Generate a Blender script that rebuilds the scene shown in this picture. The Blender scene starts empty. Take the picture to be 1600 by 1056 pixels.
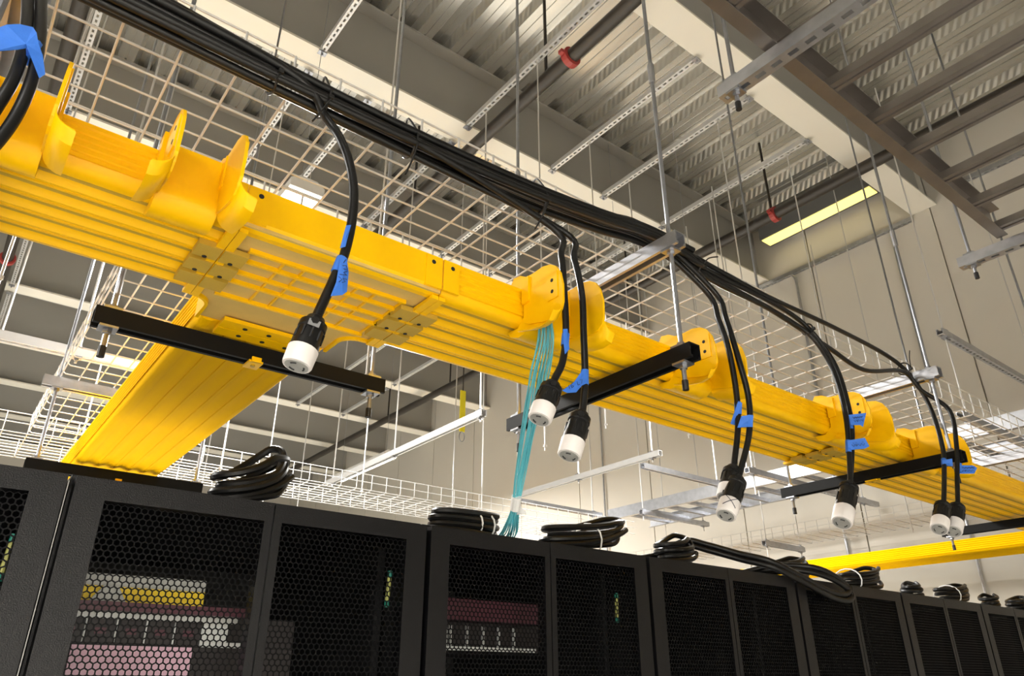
import bpy, bmesh, math, random
from mathutils import Vector, Matrix
import numpy as np
random.seed(7)
scene = bpy.context.scene
COL = scene.collection

# ------------------------------------------------------------------ camera
PITCH = math.atan(542 / 1140.0)
YAW = math.radians(37.85)
cam_data = bpy.data.cameras.new('camera')
cam_data.sensor_width = 36.0
cam_data.lens = 36.0 * 1140.0 / 1600.0
cam_data.clip_start = 0.02
cam = bpy.data.objects.new('camera', cam_data)
COL.objects.link(cam)
cam.location = (0, 0, 1.65)
cam.rotation_euler = (math.radians(90) + PITCH, 0, -YAW)
scene.camera = cam

# ------------------------------------------------------------------ world, exposure
world = bpy.data.worlds.new('world')
scene.world = world
world.use_nodes = True
world.node_tree.nodes['Background'].inputs[0].default_value = (1.0, 0.97, 0.92, 1)
world.node_tree.nodes['Background'].inputs[1].default_value = 0.02
vs = scene.view_settings
vs.view_transform = 'Standard'
vs.look = 'None'
vs.exposure = 0.08
vs.gamma = 1.0
vs.use_curve_mapping = False
AISLE_FILL_W = 168.0      # base watts of the added lamps, unseen behind the camera
REAR_LAMP_W = 205.0       # watts of each lamp over the aisle behind the racks
FAR_FILL_W = 480.0  # watts of each added fill lamp deep in the hall

# ------------------------------------------------------------------ helpers
def mat(name, color, rough=0.5, metal=0.0, var=0.0, vscale=8.0, bump=0.0, bscale=60.0, spec=0.5, emit=None, estr=0.0):
    m = bpy.data.materials.new(name)
    m.use_nodes = True
    nt = m.node_tree
    b = nt.nodes['Principled BSDF']
    b.inputs['Base Color'].default_value = (*color, 1)
    b.inputs['Roughness'].default_value = rough
    b.inputs['Metallic'].default_value = metal
    b.inputs['Specular IOR Level'].default_value = spec
    tc = nt.nodes.new('ShaderNodeTexCoord')
    if var > 0:
        n = nt.nodes.new('ShaderNodeTexNoise')
        n.inputs['Scale'].default_value = vscale
        n.inputs['Detail'].default_value = 5
        nt.links.new(tc.outputs['Object'], n.inputs['Vector'])
        r = nt.nodes.new('ShaderNodeMix'); r.data_type = 'RGBA'
        lo = [max(0, c * (1 - var)) for c in color]; hi = [min(1, c * (1 + var)) for c in color]
        r.inputs[6].default_value = (*lo, 1); r.inputs[7].default_value = (*hi, 1)
        nt.links.new(n.outputs['Fac'], r.inputs[0])
        nt.links.new(r.outputs[2], b.inputs['Base Color'])
    if bump > 0:
        n2 = nt.nodes.new('ShaderNodeTexNoise')
        n2.inputs['Scale'].default_value = bscale
        n2.inputs['Detail'].default_value = 3
        nt.links.new(tc.outputs['Object'], n2.inputs['Vector'])
        bp = nt.nodes.new('ShaderNodeBump')
        bp.inputs['Strength'].default_value = bump
        bp.inputs['Distance'].default_value = 0.002
        nt.links.new(n2.outputs['Fac'], bp.inputs['Height'])
        nt.links.new(bp.outputs['Normal'], b.inputs['Normal'])
    if emit:
        b.inputs['Emission Color'].default_value = (*emit, 1)
        b.inputs['Emission Strength'].default_value = estr
    return m

M = {}
M['yellow'] = mat('yellow_plastic', (0.95, 0.53, 0.001), 0.36, var=0.04, vscale=5, spec=0.2)
M['yellow_matte'] = mat('yellow_matte_plastic', (0.95, 0.53, 0.001), 0.75, var=0.04, vscale=5, spec=0.04)
M['yellow_tan'] = mat('tan_yellow_textured_plastic', (0.66, 0.45, 0.13), 0.6, var=0.08, vscale=30, bump=0.3, bscale=300)
M['olive_and_recess_shade'] = mat('olive_plastic_and_recess_shade', (0.52, 0.33, 0.03), 0.55, var=0.08, vscale=20, bump=0.3, bscale=300)  # olive clamp blocks; on the trough it puts recess shade into the colour
M['hole'] = mat('screw_hole_black', (0.01, 0.01, 0.01), 0.8)
M['zinc'] = mat('zinc_plated_steel', (0.36, 0.37, 0.40), 0.33, 0.9, var=0.25, vscale=30)
M['galv'] = mat('galvanised_strut', (0.46, 0.47, 0.50), 0.36, 0.85, var=0.25, vscale=25)
M['wire'] = mat('bright_basket_wire', (0.54, 0.53, 0.51), 0.4, 0.15, var=0.05)
M['whitestrut'] = mat('pale_strut', (0.58, 0.58, 0.58), 0.45, 0.35, var=0.08, vscale=15)
M['alu'] = mat('dull_aluminium', (0.30, 0.275, 0.26), 0.36, 0.9, var=0.25, vscale=10)
M['blackstrut'] = mat('black_powder_strut', (0.006, 0.006, 0.006), 0.5, spec=0.12)
M['rubber'] = mat('black_cap', (0.008, 0.008, 0.008), 0.5)
M['cable'] = mat('black_cable_jacket', (0.006, 0.006, 0.006), 0.36, var=0.3, vscale=40, spec=0.35)
M['plug'] = mat('black_plug_nylon', (0.007, 0.007, 0.007), 0.4, spec=0.35)
M['plugwhite'] = mat('white_plug_nylon', (0.80, 0.76, 0.74), 0.5, var=0.04)
M['slot'] = mat('plug_slot', (0.03, 0.03, 0.03), 0.7)
M['tape'] = mat('blue_painters_tape', (0.035, 0.17, 0.66), 0.65, var=0.12, vscale=60, bump=0.3, bscale=120)
M['ink'] = mat('black_marker_ink', (0.006, 0.008, 0.03), 0.7)
M['aqua'] = mat('aqua_fibre_jacket', (0.13, 0.52, 0.60), 0.45, var=0.12, vscale=50)
M['wrap'] = mat('white_wrap', (0.8, 0.8, 0.8), 0.6)
M['rack'] = mat('black_powder_rack', (0.005, 0.005, 0.006), 0.36, bump=0.35, bscale=420, spec=0.3)
M['rackin'] = mat('rack_interior_black', (0.010, 0.010, 0.011), 0.6)
M['mesh'] = mat('perforated_black_steel', (0.003, 0.003, 0.0035), 0.45, spec=0.1)
M['wall'] = mat('grey_beige_wall', (0.56, 0.53, 0.47), 0.75, var=0.05, vscale=1.2)
M['floor'] = mat('pale_floor_tile', (0.82, 0.80, 0.75), 0.4, var=0.04, vscale=2)
M['deck'] = mat('galvanised_deck', (0.60, 0.59, 0.55), 0.27, 0.8, var=0.2, vscale=3)
M['deckslab'] = mat('slab_dark', (0.10, 0.10, 0.09), 0.9)
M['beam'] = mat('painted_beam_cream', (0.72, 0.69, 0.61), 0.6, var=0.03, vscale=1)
M['beamweb'] = mat('dark_grey_beam_web', (0.30, 0.29, 0.265), 0.65, var=0.05, vscale=2)  # darker grey for all beam faces above the bottom flange
M['pipe'] = mat('black_iron_pipe', (0.026, 0.021, 0.016), 0.4, 0.0, var=0.4, vscale=12)
M['red'] = mat('red_coupling', (0.32, 0.035, 0.03), 0.45)
M['lens'] = mat('lamp_lens', (1, 0.96, 0.88), 0.5, emit=(1.0, 0.95, 0.85), estr=6.0)
M['lensy'] = mat('warm_lamp_lens', (1, 0.9, 0.5), 0.5, emit=(1.0, 0.80, 0.20), estr=1.15)
M['lamp'] = mat('lamp_housing_white', (0.7, 0.7, 0.68), 0.5)
M['lampgrey'] = mat('lamp_housing_grey', (0.12, 0.12, 0.115), 0.5)
M['yellowstrap'] = mat('yellow_strap', (0.85, 0.72, 0.02), 0.6)
M['eq_grey'] = mat('equipment_grey', (0.45, 0.45, 0.43), 0.5, 0.3, var=0.2, vscale=60)
M['eq_yellow'] = mat('equipment_yellow_label', (0.95, 0.68, 0.02), 0.5, emit=(0.95, 0.62, 0.02), estr=0.0)
M['eq_maroon'] = mat('equipment_maroon', (0.10, 0.025, 0.04), 0.4)
M['eq_dark'] = mat('equipment_dark', (0.02, 0.015, 0.015), 0.5, var=0.5, vscale=80)
M['eq_pink'] = mat('equipment_pink_panel', (0.78, 0.50, 0.62), 0.5)
M['eq_white'] = mat('equipment_white', (0.75, 0.76, 0.74), 0.5)
M['green'] = mat('green_cable', (0.02, 0.28, 0.20), 0.5)
M['lime'] = mat('yellow_green_cable', (0.55, 0.55, 0.16), 0.5)
M['tie_white'] = mat('white_tie', (0.85, 0.85, 0.83), 0.5)

# embossed deck webs: fine diagonal relief
def emboss(m):
    nt = m.node_tree
    b = nt.nodes['Principled BSDF']
    tc = nt.nodes.new('ShaderNodeTexCoord')
    mp = nt.nodes.new('ShaderNodeMapping'); mp.inputs['Rotation'].default_value = (0, 0, 0.6)
    w = nt.nodes.new('ShaderNodeTexWave'); w.inputs['Scale'].default_value = 9.0
    nt.links.new(tc.outputs['Object'], mp.inputs['Vector']); nt.links.new(mp.outputs['Vector'], w.inputs['Vector'])
    bp = nt.nodes.new('ShaderNodeBump'); bp.inputs['Strength'].default_value = 0.8; bp.inputs['Distance'].default_value = 0.004
    nt.links.new(w.outputs['Fac'], bp.inputs['Height']); nt.links.new(bp.outputs['Normal'], b.inputs['Normal'])
M['deckweb'] = mat('embossed_deck_web', (0.60, 0.59, 0.55), 0.33, 0.75, var=0.18, vscale=3)
emboss(M['deckweb'])


class MB:
    def __init__(s):
        s.v = []; s.f = []; s.mi = []
    def add(s, vs_, fs, mi=0):
        o = len(s.v)
        s.v += [tuple(p) for p in vs_]
        s.f += [tuple(i + o for i in f) for f in fs]
        s.mi += [mi] * len(fs)
        return s
    def box(s, lo, hi, mi=0):
        x0, y0, z0 = lo; x1, y1, z1 = hi
        return s.add([(x0, y0, z0), (x1, y0, z0), (x1, y1, z0), (x0, y1, z0), (x0, y0, z1), (x1, y0, z1), (x1, y1, z1), (x0, y1, z1)],
                     [(0, 3, 2, 1), (4, 5, 6, 7), (0, 1, 5, 4), (1, 2, 6, 5), (2, 3, 7, 6), (3, 0, 4, 7)], mi)
    def tube(s, pts, r, n=8, closed=False, mi=0):
        pts = [Vector(p) for p in pts]
        m = len(pts)
        rs = r if isinstance(r, (list, tuple)) else [r] * m
        vs_ = []
        prev = None
        for i, p in enumerate(pts):
            if closed:
                t = pts[(i + 1) % m] - pts[(i - 1) % m]
            else:
                t = pts[min(i + 1, m - 1)] - pts[max(i - 1, 0)]
            if t.length < 1e-9: t = Vector((0, 0, 1))
            t.normalize()
            if prev is None:
                a = Vector((0, 0, 1)) if abs(t.z) < 0.9 else Vector((1, 0, 0))
                u = t.cross(a).normalized()
            else:
                u = prev - t * prev.dot(t)
                if u.length < 1e-6:
                    u = t.orthogonal()
                u.normalize()
            prev = u
            w = t.cross(u)
            for k in range(n):
                an = 2 * math.pi * k / n
                vs_.append(p + (u * math.cos(an) + w * math.sin(an)) * rs[i])
        fs = []
        for i in range(m if closed else m - 1):
            j = (i + 1) % m
            for k in range(n):
                l = (k + 1) % n
                fs.append((i * n + k, i * n + l, j * n + l, j * n + k))
        if not closed:
            fs.append(tuple(range(n - 1, -1, -1)))
            fs.append(tuple((m - 1) * n + k for k in range(n)))
        return s.add(vs_, fs, mi)
    def prism(s, poly, axis, a0, a1, mi=0, side=None):
        """poly: 2D points in the other two axes (in xyz order), extruded along axis."""
        n = len(poly)
        def pt(p, a):
            if axis == 'x': return (a, p[0], p[1])
            if axis == 'y': return (p[0], a, p[1])
            return (p[0], p[1], a)
        vs_ = [pt(p, a0) for p in poly] + [pt(p, a1) for p in poly]
        fs = [tuple(range(n)), tuple(range(2 * n - 1, n - 1, -1))]
        for i in range(n):
            j = (i + 1) % n
            fs.append((i, i + n, j + n, j))
        s.add(vs_, fs, mi)
        if side:
            for i in range(n):
                if side(poly[i], poly[(i + 1) % n]): s.mi[len(s.mi) - n + i] = 1
        return s
    def lathe(s, prof, origin, direction, n=16, mi=0):
        o = Vector(origin); t = Vector(direction).normalized()
        u = t.orthogonal().normalized(); w = t.cross(u)
        vs_ = []
        for (d, r) in prof:
            for k in range(n):
                an = 2 * math.pi * k / n
                vs_.append(o + t * d + (u * math.cos(an) + w * math.sin(an)) * r)
        m = len(prof); fs = []
        for i in range(m - 1):
            for k in range(n):
                l = (k + 1) % n
                fs.append((i * n + k, i * n + l, (i + 1) * n + l, (i + 1) * n + k))
        fs.append(tuple(range(n - 1, -1, -1)))
        fs.append(tuple((m - 1) * n + k for k in range(n)))
        return s.add(vs_, fs, mi)
    def mesh(s, name, mats, smooth=False, fix=True):
        me = bpy.data.meshes.new(name)
        me.from_pydata(s.v, [], s.f)
        for m in (mats if isinstance(mats, (list, tuple)) else [mats]): me.materials.append(m)
        if any(s.mi): me.polygons.foreach_set('material_index', s.mi)
        if fix:
            b = bmesh.new(); b.from_mesh(me)
            bmesh.ops.recalc_face_normals(b, faces=b.faces)
            b.to_mesh(me); b.free()
        if smooth:
            me.polygons.foreach_set('use_smooth', [True] * len(me.polygons))
            try: me.set_sharp_from_angle(angle=math.radians(40))
            except Exception: pass
        me.update()
        return me
    def build(s, name, mats, parent=None, smooth=False, fix=True):
        return put(name, s.mesh(name, mats, smooth, fix), parent)


def put(name, me, parent=None, loc=None):
    o = bpy.data.objects.new(name, me)
    COL.objects.link(o)
    if parent is not None: o.parent = parent
    if loc is not None: o.location = loc
    return o

def tag(o, label=None, cat=None, group=None, kind=None):
    if label: o['label'] = label
    if cat: o['category'] = cat
    if group: o['group'] = group
    if kind: o['kind'] = kind
    return o

def thing(name, label, cat, group=None, loc=(0, 0, 0)):
    e = bpy.data.objects.new(name, None)
    e.empty_display_size = 0.05
    COL.objects.link(e)
    e.location = loc
    return tag(e, label, cat, group)

def smooth_path(pts, sub=6):
    P = [Vector(p) for p in pts]
    out = []
    n = len(P)
    for i in range(n - 1):
        p0 = P[max(i - 1, 0)]; p1 = P[i]; p2 = P[i + 1]; p3 = P[min(i + 2, n - 1)]
        for k in range(sub):
            t = k / sub
            out.append(0.5 * ((2 * p1) + (p2 - p0) * t + (2 * p0 - 5 * p1 + 4 * p2 - p3) * t * t + (3 * p1 - p0 - 3 * p2 + p3) * t ** 3))
    out.append(P[-1])
    return out

# ------------------------------------------------------------------ setting
XW, XL, YB, YF = 6.5, -9.0, 17.0, -6.0
ZB, ZD = 5.65, 6.337            # beam underside, deck underside
RT = 2.025                      # rack top

tag(MB().box((XL, YF, -0.1), (XW, YB, 0)).build('floor', M['floor']), 'pale raised floor of the server hall', kind='structure')
ceil = tag(MB().box((XL, YF, ZD + 0.08), (XW, YB, ZD + 0.2)).build('ceiling', M['deckslab']), 'roof slab over the corrugated steel deck', kind='structure')
# deck panels: three 305 mm flutes each, running along Y
PW = 0.305
pan = MB()
def deck_panel_mesh():
    b = MB(); prof = []; ids = []
    for k in range(3):
        x = k * PW
        prof += [(x, 0.0), (x + 0.055, 0.0), (x + 0.0575, 0.008), (x + 0.0675, 0.008), (x + 0.070, 0.0), (x + 0.125, 0.0),
                 (x + 0.160, 0.076), (x + 0.205, 0.076), (x + 0.2075, 0.068), (x + 0.2225, 0.068), (x + 0.225, 0.076), (x + 0.270, 0.076)]
    prof.append((3 * PW, 0.0))
    L = YB - YF
    vs_ = []; fs = []
    for (x, z) in prof: vs_ += [(x, 0, z), (x, L, z)]
    for i in range(len(prof) - 1):
        b.mi.append(1 if i % 12 in (5, 11) else 0)
        fs.append((2 * i, 2 * i + 1, 2 * i + 3, 2 * i + 2))
    mi = b.mi; b.mi = []
    b.add(vs_, fs); b.mi = mi
    return b.mesh('deck_panel', [M['deck'], M['deckweb']], fix=False)
dm = deck_panel_mesh()
x = XL
while x < XW - 0.01:
    put('deck_panel', dm, ceil, (x, YF, ZD)); x += 3 * PW

def wall(name, lo, hi, label, seams):
    w = tag(MB().box(lo, hi).build(name, M['wall']), label, kind='structure')
    return w
wr = wall('wall_right', (XW + 0.02, YF, 0), (XW + 0.2, YB, 6.45), 'tall grey beige panel wall at the end of the hall', True)
pm = MB().box((0, 0, 0), (0.03, 1.207, 6.42)).mesh('wall_panel', M['wall'])
y = 2.04 - 7 * 1.22
while y < YB - 0.1:
    if y > YF - 1.3: put('wall_panel', pm, wr, (XW - 0.005, y + 0.0065, 0))
    y += 1.22
wall('wall_back', (XL, YB, 0), (XW + 0.2, YB + 0.2, 6.45), 'far grey wall beyond the roof beams', False)
wall('wall_left', (XL - 0.2, YF, 0), (XL, YB, 6.45), 'grey side wall of the hall', False)
wall('wall_front', (XL, YF - 0.2, 0), (XW + 0.2, YF, 6.45), 'grey wall behind the photographer', False)

# roof beams along X
ORD = ['nearest', 'second', 'third', 'fourth', 'fifth', 'sixth', 'seventh', 'eighth']
beam_y = [1.98, 3.764, 5.5, 7.2, 8.92, 10.6, 12.28, 14.0, 15.7]
def beam(y, label):
    w, t = 0.225, 0.018
    c = y + w / 2
    poly = [(y, ZB), (y + w, ZB), (y + w, ZB + t), (c + 0.007, ZB + t), (c + 0.007, ZD - t), (y + w, ZD - t), (y + w, ZD), (y, ZD), (y, ZD - t), (c - 0.007, ZD - t), (c - 0.007, ZB + t), (y, ZB + t)]
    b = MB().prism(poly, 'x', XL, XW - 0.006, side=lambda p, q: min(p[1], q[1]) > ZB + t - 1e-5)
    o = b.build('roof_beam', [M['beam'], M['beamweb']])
    tag(o, label, 'beam', 'steel roof beams', 'structure')
beam(0.25, 'cream steel roof beam overhead, out of view above the ladder rack')
beam(-1.5, 'cream steel roof beam behind the photographer')
bl = ['cream steel roof beam nearest the aluminium ladder rack', 'cream steel roof beam running diagonally above the black cable bundle', 'cream roof beam seen low through the basket tray',
      'fourth cream roof beam, mostly behind the yellow duct', 'cream roof beam crossing left behind the branch duct', 'sixth cream roof beam toward the back of the hall',
      'seventh cream roof beam toward the back of the hall', 'eighth cream roof beam far at the back', 'last cream roof beam by the back wall']
for y, l in zip(beam_y, bl): beam(y, l)

# ------------------------------------------------------------------ lamps
def lamp(x, y, z, lx, ly, watts, label, color=(1.0, 0.975, 0.93)):
    t = thing('linear_pendant_lamp', label, 'lamp', 'linear pendant lamps', (x, y, z))
    if lx > ly:
        MB().prism([(-ly / 2, 0.004), (ly / 2, 0.004), (ly / 2, 0.05), (ly / 4, 0.08), (-ly / 4, 0.08), (-ly / 2, 0.05)], 'x', -lx / 2, lx / 2).build('housing', M['lamp'], t)
    else:
        MB().prism([(-lx / 2, 0.004), (lx / 2, 0.004), (lx / 2, 0.05), (lx / 4, 0.08), (-lx / 4, 0.08), (-lx / 2, 0.05)], 'y', -ly / 2, ly / 2).build('housing', M['lamp'], t)
    MB().box((-lx / 2 + 0.01, -ly / 2 + 0.01, -0.006), (lx / 2 - 0.01, ly / 2 - 0.01, 0.003)).build('lens', M['lens'], t)
    for s in (-1, 1):
        dx, dy = (s * lx * 0.42, 0) if lx > ly else (0, s * ly * 0.42)
        MB().tube([(dx, dy, 0.08), (dx, dy, ZD - z)], 0.002, 5).build('suspension_cable', M['zinc'], t)
    ld = bpy.data.lights.new('lamp_light', 'AREA')
    ld.shape = 'RECTANGLE'; ld.size = lx - 0.03; ld.size_y = ly - 0.03; ld.energy = watts; ld.color = color
    lo = bpy.data.objects.new('lamp_light', ld); COL.objects.link(lo); lo.parent = t; lo.location = (0, 0, -0.012)
for x, y, z, k, w in ((-2.3, -0.9, 3.4, 1.0, 'at the photographer\'s left'), (-0.2, -5.2, 2.6, 2.7, 'by the wall behind the photographer')):
    lamp(x, y, z, 1.5, 0.16, AISLE_FILL_W * k, 'unseen white linear fill lamp added ' + w)  # added lamps: brighten the duct and put sheen on the left racks
for x, w in ((-2.0, 'left of the branch duct'), (1.03, 'glaring through the basket just above the yellow tee'), (4.1, 'toward the end wall')):
    lamp(x, 3.66 if x < 4 else 3.4, 3.9 if x < 4 else 3.75, 0.18, 1.3 if x < 4 else 0.9, REAR_LAMP_W * (0.40 if x > 4 else 1.0), 'white linear pendant lamp behind the racks, ' + w)
for x, w in ((-5.0, 'far left'), (4.2, 'before the end wall')):
    lamp(x, 8.6, 4.2, 0.18, 1.5, FAR_FILL_W, 'added white linear fill lamp deep in the hall, ' + w)  # fill lamps added to lift the upper end wall and ceiling

# ------------------------------------------------------------------ yellow fibre duct
DZ, DY0, DW = 2.45, 1.25, 0.33
def duct_profile(depth=0.013):
    out = [(-0.004, 0.094), (-0.004, 0.086)]
    z = 0.083
    while z > 0.028:
        out += [(0.0, z), (0.0, z - 0.005), (-0.003, z - 0.007), (-0.003, z - 0.011)]
        z -= 0.013
    out += [(0.0, 0.024), (0.004, 0.010), (0.012, 0.003), (0.022, 0.0)]
    y = 0.022
    per = (DW - 0.044) / 5
    for k in range(5):
        a = y + k * per
        out += [(a + per * 0.20, 0.0)]
        for q in range(1, 10):
            u = q / 10
            out.append((a + per * (0.20 + 0.72 * u), depth * math.sin(math.pi * u) ** 0.8))
        out += [(a + per * 0.92, 0.0)]
        if k < 4:
            out += [(a + per * 1.03, 0.0), (a + per * 1.04, 0.002), (a + per * 1.09, 0.002), (a + per * 1.10, 0.0)]
    out += [(DW - 0.022, 0.0), (DW - 0.012, 0.003), (DW - 0.004, 0.010), (DW, 0.024), (DW, 0.094)]
    out += [(DW - 0.005, 0.094), (DW - 0.005, 0.020), (0.005, 0.020), (0.005, 0.094)]
    return out
PROF = duct_profile()
PROF_FLAT = duct_profile(0.006)
def duct(axis, a0, a1, off, label, flat=False):
    t = thing('cable_duct', label, 'cable duct', 'yellow fibre ducts')
    pl = [(p[0] + off, p[1] + DZ) for p in (PROF_FLAT if flat else PROF)]
    lim = DZ + 0.0095  # trough faces above this height get the groove darkening painted on
    MB().prism(pl, axis, a0, a1, side=lambda p, q: lim < p[1] < DZ + 0.0135 and lim < q[1] < DZ + 0.0135).build('trough', [M['yellow_matte'] if axis == 'y' else M['yellow'], M['olive_and_recess_shade']], t, smooth=True)
    return t
TX0, TX1 = 0.31, 0.765
BX0 = 0.362
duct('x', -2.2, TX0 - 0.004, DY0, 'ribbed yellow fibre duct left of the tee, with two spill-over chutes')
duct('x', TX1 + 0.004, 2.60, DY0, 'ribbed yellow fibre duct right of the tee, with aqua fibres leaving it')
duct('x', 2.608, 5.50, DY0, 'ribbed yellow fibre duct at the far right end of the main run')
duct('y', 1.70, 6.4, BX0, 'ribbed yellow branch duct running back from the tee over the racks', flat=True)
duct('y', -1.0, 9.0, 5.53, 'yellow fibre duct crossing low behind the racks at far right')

def coupler(axis, at, off, label, w=0.05, mirror=False):
    t = thing('duct_coupler', label, 'coupler', 'yellow duct couplers')
    g = 0.004
    def bx(y0, y1, z0, z1, d0, d1, nm, m=M['yellow']):
        lo, hi = ((at + d0, off + y0, DZ + z0), (at + d1, off + y1, DZ + z1)) if axis == 'x' else ((off + y0, at + d0, DZ + z0), (off + y1, at + d1, DZ + z1))
        return MB().box(lo, hi).build(nm, m, t)
    for s in (-1, 1):
        a, b = (s * w, s * 0.002) if s < 0 else (0.002, w)
        bx(-0.008, -0.0015, 0.012, 0.092, a * 0.9, b * 0.9, 'side_plate')
        bx(DW + 0.001, DW + 0.007, 0.012, 0.092, a * 0.9, b * 0.9, 'side_plate')
        bx(0.006, DW - 0.006, -0.010, -0.0006, a * 0.35, b * 0.35, 'bottom_flange')
        for k in range(3):
            y0 = 0.09 + k * 0.065
            bx(y0, y0 + 0.05, -0.013, -0.0006, a, b, 'clamp_block', M['olive_and_recess_shade'])
        for y in (0.135, 0.2):
            c = (at + (a + b) / 2 * 1.0, off + y, DZ - 0.014) if axis == 'x' else (off + y, at + (a + b) / 2, DZ - 0.014)
            MB().tube([c, (c[0], c[1], c[2] + 0.002)], 0.005, 10).build('screw_hole', M['hole'], t)
        c = (at + (a + b) / 2, off - 0.0085, DZ + 0.075) if axis == 'x' else (off - 0.0085, at + (a + b) / 2, DZ + 0.075)
        e = (c[0], c[1] + 0.001, c[2]) if axis == 'x' else (c[0] + 0.001, c[1], c[2])
        MB().tube([c, e], 0.0055, 10).build('screw_hole', M['hole'], t)
    return t
coupler('x', TX0, DY0, 'yellow bolted coupler joining the left duct to the tee')
coupler('x', TX1, DY0, 'yellow bolted coupler joining the tee to the right duct')
coupler('x', 2.604, DY0, 'yellow bolted coupler between the two rightmost chutes')

# tee
tee = thing('duct_tee', 'smooth yellow duct tee with a ribbed grid underside', 'duct tee')
YN, YFAR, YST = DY0, DY0 + DW, 1.695
def arc(cx, cy, r, a0, a1, n=8):
    return [(cx + r * math.cos(math.radians(a0 + (a1 - a0) * i / n)), cy + r * math.sin(math.radians(a0 + (a1 - a0) * i / n))) for i in range(n + 1)]
R = 0.045
BX1 = BX0 + DW
outline = [(TX0, YN), (TX1, YN), (TX1, YFAR)] + arc(BX1 + R, YFAR + R, R, 270, 180)[0:] + [(BX1, YST), (BX0, YST)] + arc(BX0 - R, YFAR + R, R, 0, -90) + [(TX0, YFAR)]
MB().prism(outline, 'z', DZ + 0.005, DZ + 0.012).build('bottom_plate', M['yellow_tan'], tee)
MB().prism([(YN - 0.004, DZ + 0.095), (YN - 0.004, DZ + 0.018), (YN + 0.004, DZ + 0.006), (YN + 0.016, DZ + 0.001), (YN + 0.03, DZ + 0.001), (YN + 0.03, DZ + 0.01), (YN + 0.006, DZ + 0.02), (YN + 0.004, DZ + 0.095)], 'x', TX0, TX1).build('side_wall', M['yellow'], tee)
for sgn in (0, 1):
    if sgn == 0:
        path = [(TX0, YFAR)] + arc(BX0 - R, YFAR + R, R, -90, 0) + [(BX0, YST)]
    else:
        path = [(TX1, YFAR)] + arc(BX1 + R, YFAR + R, R, 270, 180) + [(BX1, YST)]
    b = MB()
    vs_ = []
    for i, p in enumerate(path):
        q0 = path[max(i - 1, 0)]; q1 = path[min(i + 1, len(path) - 1)]
        d = Vector((q1[0] - q0[0], q1[1] - q0[1])).normalized(); nrm = Vector((-d.y, d.x)) * 0.008
        vs_ += [(p[0], p[1], DZ - 0.004), (p[0], p[1], DZ + 0.095), (p[0] + nrm.x, p[1] + nrm.y, DZ + 0.095), (p[0] + nrm.x, p[1] + nrm.y, DZ - 0.004)]
    fs = []
    for i in range(len(path) - 1):
        for k in range(4):
            l = (k + 1) % 4
            fs.append((4 * i + k, 4 * i + l, 4 * i + 4 + l, 4 * i + 4 + k))
    b.add(vs_, fs).build('corner_wall', M['yellow'], tee, smooth=False)
for y in (1.325, 1.37, 1.425, 1.47, 1.545):
    MB().box((TX0 + 0.045, y, DZ - 0.005), (TX1 - 0.045, y + 0.007, DZ + 0.0048)).build('rib', M['yellow'], tee)
for x in (0.356, 0.43, 0.475, 0.60, 0.645, 0.712):
    MB().box((x, 1.326, DZ - 0.001), (x + 0.004, 1.552, DZ + 0.0048)).build('rib', M['yellow'], tee)
cb = thing('duct_coupler', 'yellow coupler between the tee and the branch duct, above the black strut', 'coupler', 'yellow duct couplers')
for s in (-1, 1):
    a, b_ = (-0.045, -0.002) if s < 0 else (0.002, 0.045)
    MB().box((BX0 + 0.05, 1.697 + a, DZ - 0.011), (BX1 - 0.05, 1.697 + b_, DZ - 0.0008)).build('clamp_block', M['yellow'], cb)
    for x in (0.47, 0.53, 0.59):
        MB().tube([(x, 1.697 + (a + b_) / 2, DZ - 0.0125), (x, 1.697 + (a + b_) / 2, DZ - 0.010)], 0.006, 10).build('screw_hole', M['hole'], cb)

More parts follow.
